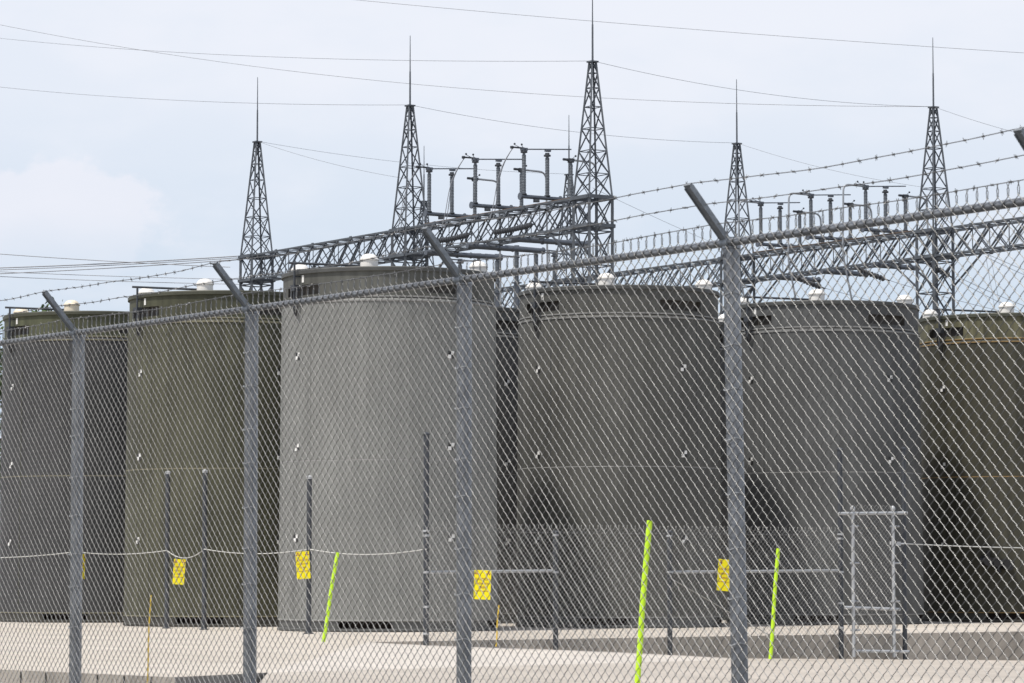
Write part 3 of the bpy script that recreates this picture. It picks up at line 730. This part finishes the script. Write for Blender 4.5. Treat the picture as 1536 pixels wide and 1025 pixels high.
make_beam('T6', 'T7', 'far lattice beam low behind the pale grey cask', (), False)

def insulator(parent, p, h, r=.07):
    mb = MB(); prof = [(r * .8, 0)]; k = int(h / .06)
    for i in range(k):
        z = .03 + i * (h - .16) / k; band = (i % max(1, k // 3) == k // 3 - 1)
        prof += [(r * 1.18, z), (r * .86, z + .022)]
        if band: prof += [(r * 1.05, z + .024), (r * 1.05, z + .045)]
    prof += [(r * .75, h - .12), (r * .75, h - .09)]
    mb.lathe(prof, 12); o = mb.build('insulator', INSU, parent); o.location = p
    c = MB(); c.lathe([(r * .9, h - .10), (r * 1.75, h - .09), (r * 1.75, h - .035), (r * 1.1, h - .02), (r * 1.1, h + .03)], 12); c.build('end_cap', DARKG, o)
    f = MB(); f.lathe([(r * 1.5, -.02), (r * 1.5, .02)], 12); f.build('foot_flange', DARKG, o)
    return o
def bend(pts, r=.18, n=6):
    out = [Vector(pts[0])]
    for i in range(1, len(pts) - 1):
        a, b, c = Vector(pts[i - 1]), Vector(pts[i]), Vector(pts[i + 1]); d1 = (a - b).normalized(); d2 = (c - b).normalized(); rr = min(r, (a - b).length * .45, (c - b).length * .45)
        p, q = b + d1 * rr, b + d2 * rr
        for k in range(n + 1):
            t = k / n; out.append(p * (1 - t) ** 2 + b * (2 * t * (1 - t)) + q * t ** 2)
    out.append(Vector(pts[-1])); return out
def make_switch(center, lab, left_pipe, right_drop, left_cable):
    root = empty('disconnect_switch', center); tag(root, lab, 'switch', 'air switches on top of the lattice beams')
    mb = MB(); mb.tube(v * -1.12, v * 1.2, .07, 12); mb.tube(v * -1.16, v * -1.12, .125, 12); mb.tube(v * .5, v * .54, .115, 12); mb.build('base_tube', TUBE, root)
    mb = MB(); mb.bar(v * -.47 - SZ * .16, v * -.47 - SZ * .06, .22); mb.bar(v * .47 - SZ * .16, v * .47 - SZ * .06, .22); mb.build('saddle', DARKG, root, smooth=False)
    insulator(root, v * -.98 + SZ * .08, 1.52, .068); insulator(root, v * -.02 + SZ * .08, 1.46, .07); insulator(root, v * .96 + SZ * .08, 1.32, .066)
    h1, h2 = 1.63, 1.66
    mb = MB(); mb.tube(v * -1.0 + SZ * h1, v * .98 + SZ * (h1 + .14), .022, 8); mb.box(v * -.98 + SZ * h1, .24, .12, .1, math.atan2(v.y, v.x)); mb.box(v * -.0 + SZ * (h1 + .03), .2, .12, .09, math.atan2(v.y, v.x)); mb.build('blade', TUBE, root)
    mb = MB(); mb.tube(v * -.98 + SZ * (h1 + .04), v * -1.42 + SZ * (h1 + .04), .03, 8); mb.tube(v * -1.42 + SZ * (h1 + .04), v * -1.52 + SZ * (h1 + .03), .05, 8)
    for s in (-.3, -1.28): 
        c = v * (-.98 + s * .3) + SZ * (h1 + .16); mb.lathe([(.002, -.04), (.035, -.02), (.035, .02), (.002, .04)], 8, c); mb.tube(c - SZ * .03, v * -.98 + SZ * h1, .01, 5)
    mb.build('terminal', DARKG, root)
    mb = MB(); t = v * .96 + SZ * 1.4; mb.box(t, .24, .12, .1, math.atan2(v.y, v.x)); mb.tube(t - v * .12, t - v * .32, .045, 8); c = t + v * .2 + SZ * .15; mb.lathe([(.002, -.04), (.035, -.02), (.035, .02), (.002, .04)], 8, c); mb.tube(c, t, .01, 5); mb.build('jaw_contact', DARKG, root)
    mb = MB(); mb.path(bend([t, t + v * 1.05 - SZ * .02, t + v * 1.12 - SZ * right_drop], .3), .036, 8); mb.build('bus_pipe', PIPE, root)
    s0 = v * -1.0 + SZ * h1
    if left_pipe:
        mb = MB(); mb.path(bend([s0, s0 - v * 1.05 + SZ * .02, s0 - v * 1.1 - SZ * 2.6, s0 - v * .62 - SZ * left_pipe], .28), .036, 8); mb.build('bus_pipe', PIPE, root)
    if left_cable:
        for dx in (0, .12):
            a = s0 - v * .42 + SZ * .03; b = s0 - v * (1.25 + dx) - SZ * 2.5; pts = [a + (b - a) * t + (-v * .35) * math.sin(math.pi * t) * (1 - t) for t in [i / 14 for i in range(15)]]
            mb = MB(); mb.path(pts, .014, 5); mb.build('jumper_cable', LINE, root)
    return root
def on_span(a, b, px):          # point of the span a-b that projects to column px
    A = tpos(*TW[a]); B = tpos(*TW[b]); k = (px - 768) / F
    s = (k * A.y - A.x) / ((B.x - A.x) - k * (B.y - A.y)); return A + (B - A) * s
for px, w in ((678, 'leftmost of the three'), (748, 'middle one of three'), (822, 'rightmost of the three')):
    p = on_span('T2', 'T3', px); make_switch(p + SZ * (ZB + .27), 'grey air switch on the beam left of the big mast, ' + w, 0, 4.6, True)
for px, w in ((1173, 'leftmost of the three'), (1249, 'middle one of three'), (1332, 'rightmost of three')):
    p = on_span('T4', 'T5', px); make_switch(p + SZ * (ZB + .27), 'grey air switch on the beam past the thick post, ' + w, 4.6, 1.6, False)

def insulator_string(p, q, lab, r=.105, wire_to=None):
    root = empty('insulator_string', p); tag(root, lab, 'insulator', 'dark insulator strings'); mb = MB(); d = (q - p); n = max(7, int(d.length / .15)); pts = []; rr = []
    for i in range(n):
        for f, k in ((.02, .25), (.3, 1.), (.45, .9), (.55, .25), (.95, .25)): pts.append(d * ((i + f) / n) - SZ * (.03 * math.sin(math.pi * (i + f) / n))); rr.append(r * k)
    mb.path(pts, rr, 10); mb.build('discs', INSD, root, angle=30)
    mb = MB(); mb.tube(-d.normalized() * .2, Vector((0, 0, 0)), .03, 6); mb.tube(d, d * (1 + .2 / d.length), .03, 6); mb.build('clevis', DARKG, root)
for x0, y0, x1, y1, lab in ((653, 362, 703, 352, 'dark insulator string under the left part of the beam by the slanted arm'), (743, 348.5, 798, 337, 'dark insulator string along the beam left of the big mast')):
    p = on_span('T2', 'T3', x0) ; q = on_span('T2', 'T3', x1)
    insulator_string(at(x0, y0, p.y - 1.0), at(x1, y1, q.y - 1.0), lab, .1)
STR = ((1193, 415, 1232, 431, 'dark insulator string hanging behind the thick near post, over the grey cask'), (1283, 401, 1328, 419, 'dark insulator string hanging left of the rightmost mast'), (1391, 393, 1424, 414, 'dark insulator string crossing the rightmost mast'))
ends = []
for x0, y0, x1, y1, lab in STR:
    p = on_span('T4', 'T5', min(x0, 1400)).y; a = at(x0, y0, p - .3); b = at(x1, y1, p + .55); insulator_string(a, b, lab, .115); ends.append(b)

# low bus supports behind the casks
G2 = 'low bus supports behind the casks'
def bus_support(px, top, d, lab):
    p = at(px, top, d); root = empty('bus_support', (p.x, p.y, GZ)); tag(root, lab, 'bus support', G2); h = p.z - GZ
    mb = MB(); mb.tube((0, 0, 0), (0, 0, h - 1.4), .11, 12); mb.tube((0, 0, h - 1.42), (0, 0, h - 1.38), .2, 12); mb.build('column', TUBE, root)
    insulator(root, Vector((0, 0, h - 1.38)), 1.35, .085)
    mb = MB(); mb.tube(-v * .55 + SZ * (h + .03), v * 1.0 + SZ * (h + .0), .028, 8); mb.box(SZ * (h + .02), .2, .12, .1); mb.build('bus_tube', TUBE, root)
for px, top, d, lab in ((775, 371, 122, 'low grey bus support between pale and dark casks, tallest'), (804, 375, 124, 'low grey bus support right of the tallest low one'), (746, 384, 118, 'low grey bus support close to the pale cask'), (718, 383, 121, 'low grey bus support just above the pale cask rim'), (690, 391, 126, 'low grey bus support mostly sunk behind the pale cask'), (832, 381, 126, 'low grey bus support left of the nearest mast')):
    bus_support(px, top, d, lab)

# ------------------------------------------------------------------ overhead wires
def ttop(k, dz=.05): p = tpos(*TW[k]); return Vector((p.x, p.y, ZT + dz))
def wire(a, b, s, lab, r=.011, cat='wire', grp='overhead wires'):
    r *= .72
    mb = MB(); mb.path(sag(a, b, s, 28), r, 5); o = mb.build('overhead_wire', LINE); tag(o, lab, cat, grp)
def beam_pt(k, z=ZB): p = tpos(*TW[k]); return Vector((p.x, p.y, z))
wire(at(430, -10, 118), at(1640, 86, 118), .15, 'thin wire highest in the sky, top centre to right edge', .012)
wire(at(-60, 51, 150), ttop('T3'), .4, 'thin wire from the left edge to the tip of the nearest mast', .011)
wire(at(-60, 25, 150), ttop('T5'), 1.1, 'long thin wire crossing the whole sky behind the nearest mast', .013)
wire(at(-60, 124, 150), ttop('T2'), .3, 'thin wire from the left edge to the mast behind the pale cask', .011)
wire(ttop('T3'), ttop('T5'), .35, 'thin wire from the nearest mast tip to the rightmost mast tip', .010)
wire(ttop('T2'), ttop('T4'), .3, 'thin wire passing behind the nearest mast to the mast right of the thick post', .010)
wire(ttop('T1'), ttop('T6'), .25, 'faint wire from the leftmost mast to the far small mast', .009)
wire(ttop('T1'), beam_pt('T2', 15.3), .15, 'faint wire sloping from the leftmost mast to the next one', .009)
wire(ttop('T4'), beam_pt('T5', 15.0), .2, 'faint wire sloping from the mast right of the thick post to the rightmost mast', .009)
wire(ttop('T5'), at(1620, 222, 100), .1, 'thin wire leaving the rightmost mast to the right', .010)
wire(beam_pt('T3', 13.75), beam_pt('T4', 13.6), .05, 'faint wire sloping from the platform of the nearest mast to the mast on its right', .009)
for i, (x0, y0, x1, y1, r, lab) in enumerate(((-80, 375, 345, 401, .022, 'dark conductor falling to the right over the leftmost cask, uppermost'), (-80, 404.5, 356, 384.5, .032, 'thick conductor rising to the leftmost mast, top of its bundle'), (-80, 407.5, 356, 387, .024, 'pale conductor second from top in the rising bundle'), (-80, 414, 356, 389.5, .026, 'conductor lowest in the rising bundle'), (-80, 404, 400, 420, .018, 'thin conductor falling to the right over the leftmost cask, middle'), (-80, 411, 380, 427, .018, 'thin conductor falling to the right over the leftmost cask, lowest'))):
    wire(at(x0, y0, 132), at(x1, y1, 125), .06, lab, r, 'conductor', 'conductors at the left')
for b, (x1, y1) in zip(ends, ((1500, 500), (1640, 500), (1640, 530))):
    pass
wire(ends[0], at(1560, 500, 150), .2, 'conductor falling right from the string behind the thick post', .014, 'conductor', 'conductors at the right')
wire(ends[1], at(1620, 488, 150), .2, 'conductor falling right from the string left of the rightmost mast', .014, 'conductor', 'conductors at the right')
wire(ends[2], at(1620, 505, 145), .15, 'conductor falling right from the string on the rightmost mast, lower', .014, 'conductor', 'conductors at the right')
wire(at(1440, 417, 112), at(1620, 485, 140), .15, 'conductor falling right from the rightmost mast leg, upper', .014, 'conductor', 'conductors at the right')
wire(at(1478, 385, 110), at(1640, 452, 135), .1, 'conductor falling from the beam at the right edge, lower', .013, 'conductor', 'conductors at the right')
wire(at(1480, 381, 110), at(1640, 440, 135), .1, 'conductor falling from the beam at the right edge, upper', .013, 'conductor', 'conductors at the right')
wire(at(1479, 386, 110), at(1492, 462, 110), .0, 'thin hanging cable under the beam at the right edge, left one', .010, 'conductor', 'conductors at the right')
wire(at(1486, 384, 110), at(1500, 462, 110), .0, 'thin hanging cable under the beam at the right edge, right one', .010, 'conductor', 'conductors at the right')

# ------------------------------------------------------------------ trees far behind
def tree(px, top, d, h, w, seed, lab):
    rr = random.Random(seed); p = at(px, top, d); zt = p.z; root = empty('tree', (p.x, p.y, GZ)); tag(root, lab, 'tree', 'trees beyond the yard'); H = zt - GZ
    mb = MB(); mb.path([(0, 0, 0), (.1, .05, H * .35), (-.05, .1, H * .65), (0, 0, H * .9)], [.3, .24, .15, .05], 10)
    for i in range(9):
        a = rr.uniform(0, 6.28); z = H * rr.uniform(.35, .75); mb.path([(0, 0, z), (math.cos(a) * w * .35, math.sin(a) * w * .35, z + H * .08), (math.cos(a) * w * .7, math.sin(a) * w * .7, z + H * .14)], [.1, .06, .02], 6)
    mb.build('trunk', BARK, root)
    mb = MB()
    cl = [(Vector((rr.gauss(0, .42) * w, rr.gauss(0, .42) * w, H * rr.uniform(.42, .93))), rr.uniform(.5, 1.1)) for _ in range(46)] + [(Vector((0, 0, H - .55)), .6)]
    for c, cr in cl:
        k = 1 - max(0, (c.z / H - .6)) * 1.6; c = Vector((c.x * k, c.y * k, c.z))
        for _ in range(130):
            q = c + Vector((rr.gauss(0, 1), rr.gauss(0, 1), rr.gauss(0, .8))) * (cr * .5); s = rr.uniform(.07, .15)
            a = Vector((rr.uniform(-1, 1), rr.uniform(-1, 1), rr.uniform(-1, 1))).normalized(); b = a.cross(Vector((rr.uniform(-1, 1), rr.uniform(-1, 1), rr.uniform(-1, 1)))).normalized()
            mb.add([q - a * s, q - b * s * .5, q + a * s, q + b * s * .5], [(0, 1, 2, 3)])
    mb.build('crown', LEAF, root, smooth=False)
tree(71, 452, 130, 11, 1.6, 4, 'leafy tree just peeking over the rim of the leftmost cask')
tree(-14, 476, 128, 10, 1.6, 9, 'leafy tree at the left edge beside the leftmost cask')
